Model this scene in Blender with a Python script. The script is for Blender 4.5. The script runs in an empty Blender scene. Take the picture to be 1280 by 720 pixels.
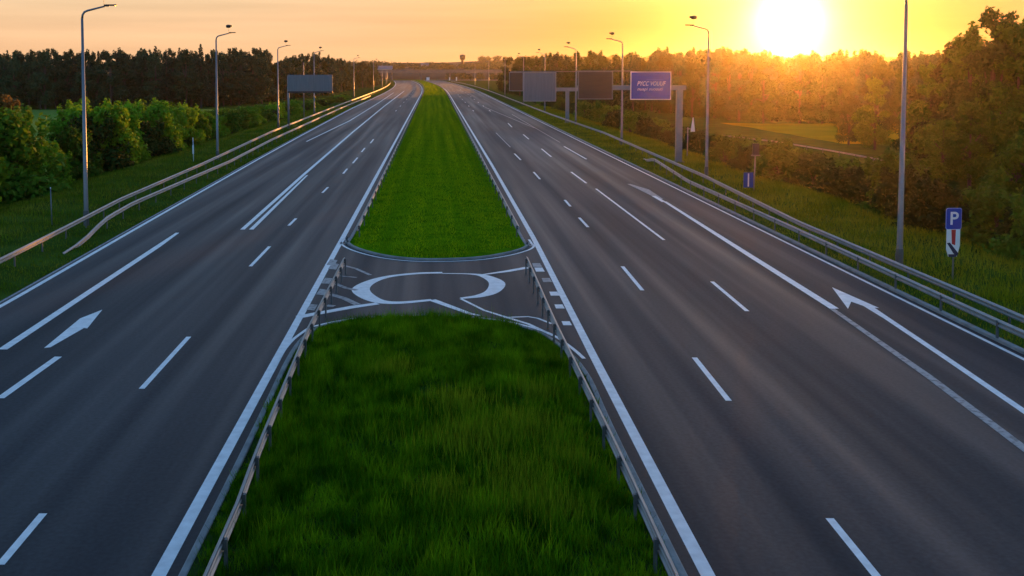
import bpy, math, random
import numpy as np
from mathutils import Vector

# ------------------------------------------------------------------ camera
SC = bpy.context.scene
COL = SC.collection
F, PX0, HOR, CAMH, PITCH = 1300.0, 543.0, 87.0, 9.2, math.radians(3.5)   # photo-pixel focal length, vanishing point, eye height
PY0 = HOR + F * math.tan(PITCH)
cam = bpy.data.cameras.new('camera'); cam_o = bpy.data.objects.new('camera', cam); COL.objects.link(cam_o)
cam_o.location = (0, 0, CAMH); cam_o.rotation_euler = (math.pi / 2 - PITCH, 0, 0)
cam.sensor_width = 36; cam.lens = 36 * F / 1280
cam.shift_x = (640 - PX0) / 1280; cam.shift_y = (PY0 - 360) / 1280
cam.clip_start = 0.2; cam.clip_end = 9000
SC.camera = cam_o

# ------------------------------------------------------------------ sky, sun, exposure
SUN_EL, SUN_AZ = math.radians(2.5), math.radians(18.8)
SUN_DIR = Vector((math.sin(SUN_AZ) * math.cos(SUN_EL), math.cos(SUN_AZ) * math.cos(SUN_EL), math.sin(SUN_EL)))
W = bpy.data.worlds.new('World'); SC.world = W; W.use_nodes = True
nt = W.node_tree; nt.nodes.clear()
def N(tree, typ, **kw):
    n = tree.nodes.new(typ)
    for k, v in kw.items(): setattr(n, k, v)
    return n
out = N(nt, 'ShaderNodeOutputWorld')
sky = N(nt, 'ShaderNodeTexSky', sky_type='NISHITA'); sky.sun_disc = False
sky.sun_elevation = SUN_EL; sky.sun_rotation = SUN_AZ
sky.air_density = 1.0; sky.dust_density = 1.0; sky.ozone_density = 3.0; sky.altitude = 100
bg = N(nt, 'ShaderNodeBackground'); bg.inputs[1].default_value = 0.15
# the solar aureole: light round the sun's direction, and the warm dusty band along the horizon
tc = N(nt, 'ShaderNodeTexCoord')
nrm = N(nt, 'ShaderNodeVectorMath', operation='NORMALIZE'); nt.links.new(tc.outputs['Generated'], nrm.inputs[0])
def lobe(col, width_deg, strength, power=2.0):
    d = N(nt, 'ShaderNodeVectorMath', operation='DOT_PRODUCT'); d.inputs[1].default_value = SUN_DIR
    nt.links.new(nrm.outputs[0], d.inputs[0])
    ac = N(nt, 'ShaderNodeMath', operation='ARCCOSINE'); nt.links.new(d.outputs['Value'], ac.inputs[0])
    dv = N(nt, 'ShaderNodeMath', operation='DIVIDE'); dv.inputs[1].default_value = math.radians(width_deg); nt.links.new(ac.outputs[0], dv.inputs[0])
    pw = N(nt, 'ShaderNodeMath', operation='POWER'); pw.inputs[1].default_value = power; nt.links.new(dv.outputs[0], pw.inputs[0])
    ng = N(nt, 'ShaderNodeMath', operation='MULTIPLY'); ng.inputs[1].default_value = -1; nt.links.new(pw.outputs[0], ng.inputs[0])
    ex = N(nt, 'ShaderNodeMath', operation='EXPONENT'); nt.links.new(ng.outputs[0], ex.inputs[0])
    ml = N(nt, 'ShaderNodeMath', operation='MULTIPLY'); ml.inputs[1].default_value = strength; nt.links.new(ex.outputs[0], ml.inputs[0])
    b = N(nt, 'ShaderNodeBackground'); b.inputs[0].default_value = (*col, 1); nt.links.new(ml.outputs[0], b.inputs[1])
    return b
def add(a, b):
    s = N(nt, 'ShaderNodeAddShader'); nt.links.new(a.outputs[0], s.inputs[0]); nt.links.new(b.outputs[0], s.inputs[1]); return s
# dusty evening band: below about ten degrees the clear sky gives way to an even peach veil with faint streaks
sx = N(nt, 'ShaderNodeSeparateXYZ'); nt.links.new(nrm.outputs[0], sx.inputs[0])
def mth(op, a, b=None):
    n = N(nt, 'ShaderNodeMath', operation=op)
    for k, v in enumerate((a, b)):
        if v is None: continue
        if hasattr(v, 'links'): nt.links.new(v, n.inputs[k])
        else: n.inputs[k].default_value = v
    return n.outputs[0]
low = mth('EXPONENT', mth('MULTIPLY', mth('POWER', mth('DIVIDE', mth('ABSOLUTE', sx.outputs['Z']), math.sin(math.radians(8.5))), 4.0), -1.0))
low = mth('MULTIPLY', low, 0.996)
grad = N(nt, 'ShaderNodeMapRange'); grad.inputs['From Max'].default_value = math.sin(math.radians(5)); nt.links.new(sx.outputs['Z'], grad.inputs[0])
veil = N(nt, 'ShaderNodeMix', data_type='RGBA'); nt.links.new(grad.outputs[0], veil.inputs['Factor'])
veil.inputs['A'].default_value = (.238, .133, .067, 1); veil.inputs['B'].default_value = (.208, .150, .091, 1)
sd = N(nt, 'ShaderNodeVectorMath', operation='DOT_PRODUCT'); sd.inputs[1].default_value = SUN_DIR; nt.links.new(nrm.outputs[0], sd.inputs[0])
near_sun = mth('EXPONENT', mth('MULTIPLY', mth('POWER', mth('DIVIDE', mth('ARCCOSINE', sd.outputs['Value']), math.radians(17)), 2.0), -1.0))
amber = N(nt, 'ShaderNodeMix', data_type='RGBA'); nt.links.new(near_sun, amber.inputs['Factor']); anti = N(nt, 'ShaderNodeMapRange', interpolation_type='SMOOTHSTEP'); anti.inputs['From Min'].default_value = math.radians(55); anti.inputs['From Max'].default_value = math.radians(115)
nt.links.new(mth('ARCCOSINE', sd.outputs['Value']), anti.inputs[0])
cool = N(nt, 'ShaderNodeMix', data_type='RGBA'); nt.links.new(anti.outputs[0], cool.inputs['Factor']); nt.links.new(veil.outputs['Result'], cool.inputs['A']); cool.inputs['B'].default_value = (.148, .158, .180, 1)
nt.links.new(cool.outputs['Result'], amber.inputs['A']); amber.inputs['B'].default_value = (.238, .084, .010, 1)
smp = N(nt, 'ShaderNodeMapping'); smp.inputs['Scale'].default_value = (2.2, 2.2, 45); nt.links.new(nrm.outputs[0], smp.inputs[0])
snz = N(nt, 'ShaderNodeTexNoise'); snz.inputs['Scale'].default_value = 1.6; snz.inputs['Detail'].default_value = 4; nt.links.new(smp.outputs[0], snz.inputs['Vector'])
smr = N(nt, 'ShaderNodeMapRange'); smr.inputs['From Min'].default_value = .3; smr.inputs['From Max'].default_value = .7; smr.inputs['To Min'].default_value = .90; smr.inputs['To Max'].default_value = 1.10; nt.links.new(snz.outputs[0], smr.inputs[0])
vs = N(nt, 'ShaderNodeVectorMath', operation='SCALE'); nt.links.new(amber.outputs['Result'], vs.inputs[0]); nt.links.new(smr.outputs[0], vs.inputs['Scale'])
scl = N(nt, 'ShaderNodeVectorMath', operation='SCALE'); scl.inputs['Scale'].default_value = 1 / 0.15; nt.links.new(vs.outputs[0], scl.inputs[0])
mxs = N(nt, 'ShaderNodeMix', data_type='RGBA'); nt.links.new(low, mxs.inputs['Factor']); nt.links.new(sky.outputs[0], mxs.inputs['A']); nt.links.new(scl.outputs[0], mxs.inputs['B'])
nt.links.new(mxs.outputs['Result'], bg.inputs[0])
acc = add(bg, lobe((1.0, 0.88, 0.60), 1.0, 1.5, 1.5))
acc = add(acc, lobe((1.0, 0.82, 0.36), 2.6, 0.42, 1.1))
acc = add(acc, lobe((1.0, 0.40, 0.01), 12.0, 0.11, 1.4))
nt.links.new(acc.outputs[0], out.inputs[0])

sun = bpy.data.lights.new('sun', 'SUN'); sun.energy = 2.2; sun.angle = math.radians(0.5); sun.color = (1.0, 0.37, 0.05)
sun_o = bpy.data.objects.new('sun', sun); COL.objects.link(sun_o)
sun_o.rotation_euler = SUN_DIR.to_track_quat('Z', 'Y').to_euler()
SC.view_settings.view_transform = 'Standard'; SC.view_settings.look = 'None'
SC.view_settings.gamma = 1.0; SC.view_settings.use_curve_mapping = False
SC.view_settings.exposure = 2.1
SC.render.engine = 'CYCLES'
SC.cycles.use_denoising = True
SC.cycles.max_bounces = 6; SC.cycles.transparent_max_bounces = 8; SC.cycles.volume_bounces = 0
SC.cycles.sample_clamp_indirect = 6
HAZE_DENSITY = 0.00006

# ------------------------------------------------------------------ helpers
rng = np.random.default_rng(11); random.seed(11)
sp, cp = math.sin(PITCH), math.cos(PITCH)
def G(px, py, z=0.0):
    """point of the horizontal plane z that the photo shows at pixel px, py"""
    a, b = (px - PX0) / F, (PY0 - py) / F
    dx, dy, dz = a, cp + b * sp, -sp + b * cp
    t = (z - CAMH) / dz
    return (dx * t, dy * t, z)
def smooth(a, b, x):
    t = np.clip((x - a) / (b - a), 0, 1); return t * t * (3 - 2 * t)
def bend(y):                      # the motorway swings gently left far away
    y = np.asarray(y, dtype=float)
    return -6.2e-5 * np.clip(y - 380, 0, None) ** 2
def x_outer_left(y):
    return np.interp(y, [0, 41, 60, 106, 144, 250], [-16.7, -16.9, -17.3, -18.1, -18.6, -19.6]) + bend(y)
def wob(x, y, s, seed=0):
    r = np.random.default_rng(seed); t = 0
    for k in range(6):
        a = r.uniform(0, 6.283); f = s * (0.6 + 0.35 * k); t = t + np.sin(f * (x * math.cos(a) + y * math.sin(a)) + r.uniform(0, 6.28)) / (1 + .35 * k)
    return t / 3.0
def gz(x, y):
    x = np.asarray(x, dtype=float); y = np.asarray(y, dtype=float)
    d = np.abs(x - bend(y))
    fall = -1.1 * smooth(26.5, 34, d)
    n = wob(x, y, 0.35, 3) * 0.10 * smooth(20.5, 25, d) + wob(x, y, 0.045, 5) * 0.45 * smooth(32, 60, d)
    return -0.05 + fall + n

class MB:
    def __init__(s): s.v = []; s.f = []; s.mi = []
    def add(s, v, f, m=0):
        o = len(s.v); s.v += [tuple(p) for p in v]; s.f += [tuple(i + o for i in q) for q in f]; s.mi += [m] * len(f); return s
    def box(s, c, d, rz=0.0, rx=0.0, m=0):
        x, y, z = d[0] / 2, d[1] / 2, d[2] / 2
        pts = [(-x, -y, -z), (x, -y, -z), (x, y, -z), (-x, y, -z), (-x, -y, z), (x, -y, z), (x, y, z), (-x, y, z)]
        r = []
        for p in pts:
            X, Y, Z = p
            Y, Z = Y * math.cos(rx) - Z * math.sin(rx), Y * math.sin(rx) + Z * math.cos(rx)
            X, Y = X * math.cos(rz) - Y * math.sin(rz), X * math.sin(rz) + Y * math.cos(rz)
            r.append((X + c[0], Y + c[1], Z + c[2]))
        return s.add(r, [(0, 3, 2, 1), (4, 5, 6, 7), (0, 1, 5, 4), (1, 2, 6, 5), (2, 3, 7, 6), (3, 0, 4, 7)], m)
    def tube(s, pts, rad, n=8, m=0):
        pts = [Vector(p) for p in pts]; rad = rad if hasattr(rad, '__len__') else [rad] * len(pts)
        v = []; up = None
        for i, p in enumerate(pts):
            d = (pts[min(i + 1, len(pts) - 1)] - pts[max(i - 1, 0)]).normalized()
            if up is None: up = Vector((1, 0, 0)) if abs(d.x) < .9 else Vector((0, 1, 0))
            a = d.cross(up).normalized(); b = d.cross(a); up = b.cross(d) if False else up
            for k in range(n):
                t = 2 * math.pi * k / n; v.append(p + (a * math.cos(t) + b * math.sin(t)) * rad[i])
        f = [(i * n + k, i * n + (k + 1) % n, (i + 1) * n + (k + 1) % n, (i + 1) * n + k) for i in range(len(pts) - 1) for k in range(n)]
        f += [tuple(range(n))[::-1], tuple((len(pts) - 1) * n + k for k in range(n))]
        return s.add(v, f, m)
    def sweep(s, path, prof, m=0):
        """closed profile (lateral, z) swept along a ground path of (x, y, z)"""
        n = len(prof); v = []
        for i, p in enumerate(path):
            a, b = path[max(i - 1, 0)], path[min(i + 1, len(path) - 1)]
            dx, dy = b[0] - a[0], b[1] - a[1]; l = math.hypot(dx, dy); nx, ny = dy / l, -dx / l
            for (u, z) in prof: v.append((p[0] + nx * u, p[1] + ny * u, p[2] + z))
        f = [(i * n + k, i * n + (k + 1) % n, (i + 1) * n + (k + 1) % n, (i + 1) * n + k) for i in range(len(path) - 1) for k in range(n)]
        f += [tuple(range(n))[::-1], tuple((len(path) - 1) * n + k for k in range(n))]
        return s.add(v, f, m)
    def prism(s, outline, y0, y1, m=0):
        """outline in x, z extruded along y"""
        n = len(outline); v = [(x, y0, z) for x, z in outline] + [(x, y1, z) for x, z in outline]
        f = [tuple(range(n)), tuple(range(n, 2 * n))[::-1]] + [(k, k + n, (k + 1) % n + n, (k + 1) % n) for k in range(n)]
        return s.add(v, f, m)
    def build(s, name, mats, parent=None, smooth_=False, bevel=0):
        me = bpy.data.meshes.new(name); me.from_pydata([tuple(p) for p in s.v], [], s.f)
        mats = mats if isinstance(mats, (list, tuple)) else [mats]
        for m in mats: me.materials.append(m)
        if len(mats) > 1: me.polygons.foreach_set('material_index', s.mi)
        if smooth_: me.polygons.foreach_set('use_smooth', [True] * len(me.polygons))
        me.update()
        return link(name, me, parent, bevel)
def link(name, me, parent=None, bevel=0):
    o = bpy.data.objects.new(name, me); COL.objects.link(o)
    if parent: o.parent = parent
    if bevel:
        b = o.modifiers.new('bevel', 'BEVEL'); b.width = bevel; b.segments = 2; b.limit_method = 'ANGLE'
    return o
def tag(o, label=None, cat=None, group=None, kind=None):
    if label: o['label'] = label
    if cat: o['category'] = cat
    if group: o['group'] = group
    if kind: o['kind'] = kind
    return o
def empty(name, loc, label, cat, group=None, rz=0.0):
    o = bpy.data.objects.new(name, None); COL.objects.link(o); o.location = loc; o.rotation_euler = (0, 0, rz)
    o.empty_display_size = 0.3
    return tag(o, label, cat, group)
def copy_tree(o, parent=None):
    kids = list(o.children)
    c = o.copy(); COL.objects.link(c); c.parent = parent
    for k in kids: copy_tree(k, c)
    return c
def np_mesh(name, V, Fc, mat, n):
    """fast mesh from arrays; every face has n corners"""
    me = bpy.data.meshes.new(name); V = np.asarray(V, dtype=np.float32); Fc = np.asarray(Fc, dtype=np.int32)
    me.vertices.add(len(V)); me.vertices.foreach_set('co', V.ravel())
    me.loops.add(Fc.size); me.loops.foreach_set('vertex_index', Fc.ravel())
    me.polygons.add(len(Fc)); me.polygons.foreach_set('loop_start', np.arange(0, Fc.size, n, dtype=np.int32))
    me.polygons.foreach_set('loop_total', np.full(len(Fc), n, dtype=np.int32))
    me.materials.append(mat); me.update(calc_edges=True); me.validate()
    return me

# ------------------------------------------------------------------ materials
def material(name, col, rough=0.6, metal=0.0, spec=0.5, var=0.0, scale=4.0, bump=0.0, bscale=30.0, var_obj=0.0, transl=0.0, stretch=None, col2=None, island=0.0):
    m = bpy.data.materials.new(name); m.use_nodes = True; t = m.node_tree; L = t.links
    p = t.nodes['Principled BSDF']
    p.inputs['Roughness'].default_value = rough; p.inputs['Metallic'].default_value = metal
    p.inputs['Specular IOR Level'].default_value = spec
    rgb = N(t, 'ShaderNodeRGB'); rgb.outputs[0].default_value = (*col, 1); cur = rgb.outputs[0]
    co = N(t, 'ShaderNodeTexCoord'); vec = co.outputs['Object']
    if stretch:
        mp = N(t, 'ShaderNodeMapping'); mp.inputs['Scale'].default_value = stretch; L.new(vec, mp.inputs[0]); vec = mp.outputs[0]
    if var or col2:
        nz = N(t, 'ShaderNodeTexNoise'); nz.inputs['Scale'].default_value = scale; nz.inputs['Detail'].default_value = 5; L.new(vec, nz.inputs['Vector'])
        if col2:
            r = N(t, 'ShaderNodeValToRGB'); r.color_ramp.elements[0].position = .38; r.color_ramp.elements[1].position = .62; L.new(nz.outputs[0], r.inputs[0])
            mx = N(t, 'ShaderNodeMix', data_type='RGBA'); L.new(r.outputs[0], mx.inputs['Factor']); L.new(cur, mx.inputs['A']); mx.inputs['B'].default_value = (*col2, 1); cur = mx.outputs['Result']
        if var:
            mr = N(t, 'ShaderNodeMapRange'); mr.inputs['From Min'].default_value = .3; mr.inputs['From Max'].default_value = .7
            mr.inputs['To Min'].default_value = 1 - var; mr.inputs['To Max'].default_value = 1 + var; L.new(nz.outputs[0], mr.inputs[0])
            hs = N(t, 'ShaderNodeHueSaturation'); L.new(cur, hs.inputs['Color']); L.new(mr.outputs[0], hs.inputs['Value']); cur = hs.outputs[0]
    for amount, src in ((var_obj, 'obj'), (island, 'isl')):
        if amount:
            s = N(t, 'ShaderNodeObjectInfo').outputs['Random'] if src == 'obj' else N(t, 'ShaderNodeNewGeometry').outputs['Random Per Island']
            mr = N(t, 'ShaderNodeMapRange'); mr.inputs['To Min'].default_value = 1 - amount; mr.inputs['To Max'].default_value = 1 + amount; L.new(s, mr.inputs[0])
            m2 = N(t, 'ShaderNodeMapRange'); m2.inputs['To Min'].default_value = .5 - amount * .05; m2.inputs['To Max'].default_value = .5 + amount * .05
            fr = N(t, 'ShaderNodeMath', operation='FRACT'); mu = N(t, 'ShaderNodeMath', operation='MULTIPLY'); mu.inputs[1].default_value = 7.31
            L.new(s, mu.inputs[0]); L.new(mu.outputs[0], fr.inputs[0]); L.new(fr.outputs[0], m2.inputs[0])
            hs = N(t, 'ShaderNodeHueSaturation'); L.new(cur, hs.inputs['Color']); L.new(mr.outputs[0], hs.inputs['Value']); L.new(m2.outputs[0], hs.inputs['Hue']); cur = hs.outputs[0]
    L.new(cur, p.inputs['Base Color'])
    if bump:
        nb = N(t, 'ShaderNodeTexNoise'); nb.inputs['Scale'].default_value = bscale; nb.inputs['Detail'].default_value = 4; L.new(co.outputs['Object'], nb.inputs['Vector'])
        bp = N(t, 'ShaderNodeBump'); bp.inputs['Strength'].default_value = bump; bp.inputs['Distance'].default_value = .05; L.new(nb.outputs[0], bp.inputs['Height']); L.new(bp.outputs[0], p.inputs['Normal'])
    if transl:
        tr = N(t, 'ShaderNodeBsdfTranslucent'); L.new(cur, tr.inputs[0])
        ms = N(t, 'ShaderNodeMixShader'); ms.inputs[0].default_value = transl; L.new(p.outputs[0], ms.inputs[1]); L.new(tr.outputs[0], ms.inputs[2])
        L.new(ms.outputs[0], t.nodes['Material Output'].inputs['Surface'])
    return m
def asphalt_material():
    m = material('asphalt', (.024, .028, .035), .55, spec=.2)
    t = m.node_tree; L = t.links; p = t.nodes['Principled BSDF']
    co = N(t, 'ShaderNodeTexCoord')
    mp = N(t, 'ShaderNodeMapping'); mp.inputs['Scale'].default_value = (.85, .012, 1); L.new(co.outputs['Object'], mp.inputs[0])
    st = N(t, 'ShaderNodeTexNoise'); st.inputs['Scale'].default_value = 1.0; st.inputs['Detail'].default_value = 3; L.new(mp.outputs[0], st.inputs['Vector'])
    mp2 = N(t, 'ShaderNodeMapping'); mp2.inputs['Scale'].default_value = (.25, .06, 1); L.new(co.outputs['Object'], mp2.inputs[0])
    pt = N(t, 'ShaderNodeTexNoise'); pt.inputs['Scale'].default_value = 1.0; pt.inputs['Detail'].default_value = 6; L.new(mp2.outputs[0], pt.inputs['Vector'])
    fn = N(t, 'ShaderNodeTexNoise'); fn.inputs['Scale'].default_value = 9; fn.inputs['Detail'].default_value = 8; L.new(co.outputs['Object'], fn.inputs['Vector'])
    def mr(src, a, b, f0=.3, f1=.7):
        n = N(t, 'ShaderNodeMapRange'); n.inputs['From Min'].default_value = f0; n.inputs['From Max'].default_value = f1
        n.inputs['To Min'].default_value = a; n.inputs['To Max'].default_value = b; L.new(src, n.inputs[0]); return n.outputs[0]
    def mul(a, b):
        n = N(t, 'ShaderNodeMath', operation='MULTIPLY'); L.new(a, n.inputs[0]); L.new(b, n.inputs[1]); return n.outputs[0]
    v = mul(mul(mr(st.outputs[0], .86, 1.14), mr(pt.outputs[0], .78, 1.22)), mr(fn.outputs[0], .72, 1.28))
    hs = N(t, 'ShaderNodeHueSaturation'); hs.inputs['Color'].default_value = (.022, .026, .033, 1); L.new(v, hs.inputs['Value']); L.new(hs.outputs[0], p.inputs['Base Color'])
    L.new(mr(st.outputs[0], .78, .54), p.inputs['Roughness'])
    bp = N(t, 'ShaderNodeBump'); bp.inputs['Strength'].default_value = .25; bp.inputs['Distance'].default_value = .01; L.new(fn.outputs[0], bp.inputs['Height']); L.new(bp.outputs[0], p.inputs['Normal'])
    return m
M = dict(
    asphalt=asphalt_material(),
    paint=material('road_paint', (.84, .84, .83), .5, var=.14, scale=3.0, bump=.1),
    paint_worn=material('worn_road_paint', (.50, .50, .50), .6, var=.45, scale=5.0, col2=(.12, .12, .12)),
    soil=material('grassland', (.050, .095, .012), .95, spec=0, var=.35, scale=.35, col2=(.052, .095, .014), bump=.6, bscale=3.0),
    lawn=material('lawn', (.070, .200, .003), .95, spec=0, var=.35, scale=.7, col2=(.095, .200, .003), bump=.5, bscale=9.0),
    blade=material('grass_blade', (.050, .170, .003), .8, spec=0, var=.5, scale=1.3, col2=(.130, .250, .004), transl=.35, island=.35),
    blade_mown=material('mown_grass_blade', (.205, .370, .003), .8, spec=0, var=.3, scale=1.0, stretch=(1.1, .012, .01), col2=(.290, .370, .003), transl=.35, island=.25),  # light and dark mowing stripes, really blade lean, put into the colour
    blade_backlit_tint=material('backlit_tint_verge_blade', (.200, .250, .006), .8, spec=0, var=.30, scale=.25, col2=(.230, .235, .014), transl=.4, island=.3),  # verge blades again, with warm back light put into the colour
    sod=material('rough_sod', (.014, .045, .004), .95, spec=.1, var=.4, scale=1.5, bump=.5, bscale=9.0),
    blade_verge=material('verge_grass_blade', (.110, .200, .008), .8, spec=0, var=.30, scale=.25, col2=(.170, .190, .018), transl=.35, island=.35),
    blade_dry=material('seeding_grass_blade', (.21, .29, .010), .7, spec=0, transl=.4, island=.35),
    field=material('crop_field', (.19, .28, .05), .95, spec=0, var=.15, scale=.2, stretch=(.15, 1.5, 1)),
    field_olive=material('meadow', (.30, .25, .010), .95, spec=0, var=.2, scale=.1),
    steel=material('galvanised_steel', (.33, .32, .31), .55, metal=.55, var=.12, scale=2.5),
    post=material('steel_post', (.12, .13, .135), .55, metal=.5, var=.15, scale=3),
    pole=material('grey_pole', (.21, .225, .245), .42, metal=.35, var=.1, scale=1.5),
    dark=material('dark_metal', (.035, .033, .032), .5, metal=.3),
    sign_grey=material('sign_back_grey', (.15, .17, .19), .5, metal=.3, var=.1, scale=1.2, stretch=(6, 1, .4)),
    sign_brown=material('sign_brown', (.060, .032, .022), .6, var=.2, scale=2, stretch=(.3, 1, 5)),
    sign_blue=material('sign_blue', (.0, .042, .34), .65, var=.08, scale=2),
    sign_navy=material('sign_navy', (.006, .012, .06), .5),
    sign_white=material('sign_white', (.80, .80, .80), .5, var=.05),
    sign_red=material('sign_red', (.55, .02, .02), .5),
    concrete=material('concrete', (.13, .125, .12), .85, var=.2, scale=.4, bump=.2),
    kerb=material('kerb_stone', (.27, .27, .26), .85, var=.25, scale=2.0, bump=.3, bscale=12),
    plaster=material('white_plaster', (.5, .48, .46), .8, var=.08, scale=.3),
    roof=material('pale_roof', (.20, .20, .22), .6, var=.1, scale=.3),
    glass=material('window_glass', (.03, .04, .05), .1),
    bark=material('bark', (.075, .055, .04), .9, var=.3, scale=6, bump=.6, bscale=12),
    leaf_bright=material('bright_leaf', (.150, .310, .014), .7, spec=.06, transl=.35, var_obj=.3, island=.2),
    leaf_bush=material('bush_leaf', (.080, .170, .012), .7, spec=.06, transl=.3, var_obj=.28, island=.2),
    leaf_forest=material('forest_leaf', (.030, .075, .026), .7, spec=.15, transl=.08, var_obj=.3, island=.15),
    leaf_olive=material('olive_leaf', (.036, .066, .010), .75, spec=.05, transl=.15, var_obj=.25, island=.14),
    leaf_amber=material('amber_leaf', (.16, .10, .02), .65, spec=.2, transl=.35, island=.3),
    needle=material('conifer_needle', (.020, .048, .022), .75, spec=.15, transl=.12, var_obj=.25, island=.3),
    hill=material('hill_cover', (.028, .034, .026), .95, spec=.1, var=.3, scale=.012, stretch=(1, 1, 3)),
)

# ------------------------------------------------------------------ ground, fields, hills
def sheet(name, xs, ys, zf, mat, smooth_=True):
    X, Y = np.meshgrid(xs, ys); Z = zf(X, Y)
    V = np.stack([X.ravel(), Y.ravel(), Z.ravel()], 1); nx, ny = len(xs), len(ys)
    i = (np.arange(ny - 1)[:, None] * nx + np.arange(nx - 1)[None, :]).ravel()
    me = np_mesh(name, V, np.stack([i, i + 1, i + nx + 1, i + nx], 1), mat, 4)
    if smooth_: me.polygons.foreach_set('use_smooth', np.ones(len(me.polygons), dtype=bool))
    return tag(link(name, me), kind='structure')
xs = np.unique(np.round(np.concatenate([np.linspace(-2400, -140, 24), np.linspace(-140, -45, 40), np.linspace(-45, 45, 91), np.linspace(45, 140, 40), np.linspace(140, 2400, 24)]), 3))
ys = np.unique(np.round(np.concatenate([np.linspace(-400, 0, 9), np.linspace(0, 180, 121), np.linspace(180, 500, 81), np.linspace(500, 1000, 60), np.linspace(1000, 3400, 30)]), 3))
sheet('ground', xs, ys, gz, M['soil'])
def field(x0, x1, y0, y1, mat, name):
    sheet(name, np.linspace(x0, x1, 50), np.linspace(y0, y1, 40), lambda x, y: gz(x, y) + .06, mat)
field(-150, -44, 132, 272, M['field'], 'field')
field(56, 108, 142, 204, M['field_olive'], 'meadow')
HILLF = []
def hill(y, x0, x1, prof, depth, seed):
    xs_ = np.linspace(x0, x1, 160); ys_ = np.linspace(y - depth, y + depth, 24)
    def zf(X, Y):
        h = np.interp(X, prof[0], prof[1])
        t = np.clip(1 - np.abs(Y - y) / depth, 0, 1)
        return -2.5 + (h + 2.5 + wob(X, Y, .02, seed) * 1.2 + wob(X, Y, .11, seed + 1) * .7) * np.sqrt(t)
    HILLF.append(zf)
    sheet('hill', xs_, ys_, zf, M['hill'])
hill(1150, -1300, 500, ([-1300, -300, -120, -70, 0, 40, 70, 110, 140, 500], [13, 13.5, 13, 14, 12, 12, 12.5, 15.5, 16, 15]), 150, 20)
hill(1420, -400, 2000, ([-400, 0, 120, 300, 700, 1100, 1500, 2000], [14, 19, 22, 22, 21, 20, 18, 16]), 220, 30)

# ------------------------------------------------------------------ motorway surface and markings
ylong = np.unique(np.round(np.concatenate([np.linspace(-30, 180, 71), np.linspace(180, 880, 90)]), 3))
def strip_sheet(name, xl, xr, z, mat, nx=2, ys_=ylong):
    V = []; nx_ = nx
    for y in ys_:
        a, b = float(xl(y)), float(xr(y))
        for k in range(nx_): V.append((a + (b - a) * k / (nx_ - 1), y, z))
    i = (np.arange(len(ys_) - 1)[:, None] * nx_ + np.arange(nx_ - 1)[None, :]).ravel()
    me = np_mesh(name, V, np.stack([i, i + 1, i + nx_ + 1, i + nx_], 1), mat, 4)
    return tag(link(name, me), kind='structure')
X_OUT_R = 18.75
x_edge_r = lambda y: X_OUT_R + 0.30 + bend(y)
x_edge_l = lambda y: x_outer_left(y) - 0.40
strip_sheet('road', x_edge_l, x_edge_r, 0.0, M['asphalt'], 12)

mark = MB(); worn = MB()
ZM = 0.004
coats = [0]
def coat(z):
    coats[0] += 1; return z + coats[0] * .00005
def stripe(mb, pts, w, z=ZM):
    """painted line of width w (number or one per point) along ground points"""
    ws = w if hasattr(w, '__len__') else [w] * len(pts)
    v = []; z = coat(z)
    for i, p in enumerate(pts):
        a, b = pts[max(i - 1, 0)], pts[min(i + 1, len(pts) - 1)]
        dx, dy = b[0] - a[0], b[1] - a[1]; l = math.hypot(dx, dy) or 1; nx, ny = -dy / l, dx / l
        v += [(p[0] + nx * ws[i] / 2, p[1] + ny * ws[i] / 2, z), (p[0] - nx * ws[i] / 2, p[1] - ny * ws[i] / 2, z)]
    mb.add(v, [(2 * i + 1, 2 * i + 3, 2 * i + 2, 2 * i) for i in range(len(pts) - 1)])
def long_line(x, w, y0=-30, y1=860, mb=None, xf=None):
    yy = [y0] + [y for y in ylong if y0 < y < y1] + [y1]
    stripe(mb or mark, [(float(xf(y)) if xf else x + float(bend(y)), y) for y in yy], w)
def px_line(pts, w, mb=None, z=ZM):
    stripe(mb or mark, [G(*p)[:2] for p in pts], w, z)
def catmull(pts, n=6):
    o = []
    P = [pts[0]] + list(pts) + [pts[-1]]
    for i in range(1, len(P) - 2):
        for k in range(n):
            t = k / n
            o.append(tuple(.5 * ((2 * P[i][j]) + (-P[i - 1][j] + P[i + 1][j]) * t + (2 * P[i - 1][j] - 5 * P[i][j] + 4 * P[i + 1][j] - P[i + 2][j]) * t * t + (-P[i - 1][j] + 3 * P[i][j] - 3 * P[i + 1][j] + P[i + 2][j]) * t ** 3) for j in range(len(pts[0]))))
    o.append(tuple(pts[-1])); return o
long_line(-5.02, .27); x_inner_r = lambda y: float(np.interp(y, [0, 19, 34, 56, 100], [4.97, 4.98, 5.13, 5.42, 5.55])) + float(bend(y))
long_line(0, .27, xf=x_inner_r)
long_line(0, .22, xf=x_outer_left); long_line(X_OUT_R, .16)
long_line(0, .10, y0=-30, y1=300, mb=worn, xf=lambda y: x_outer_left(y) - .30)
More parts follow.
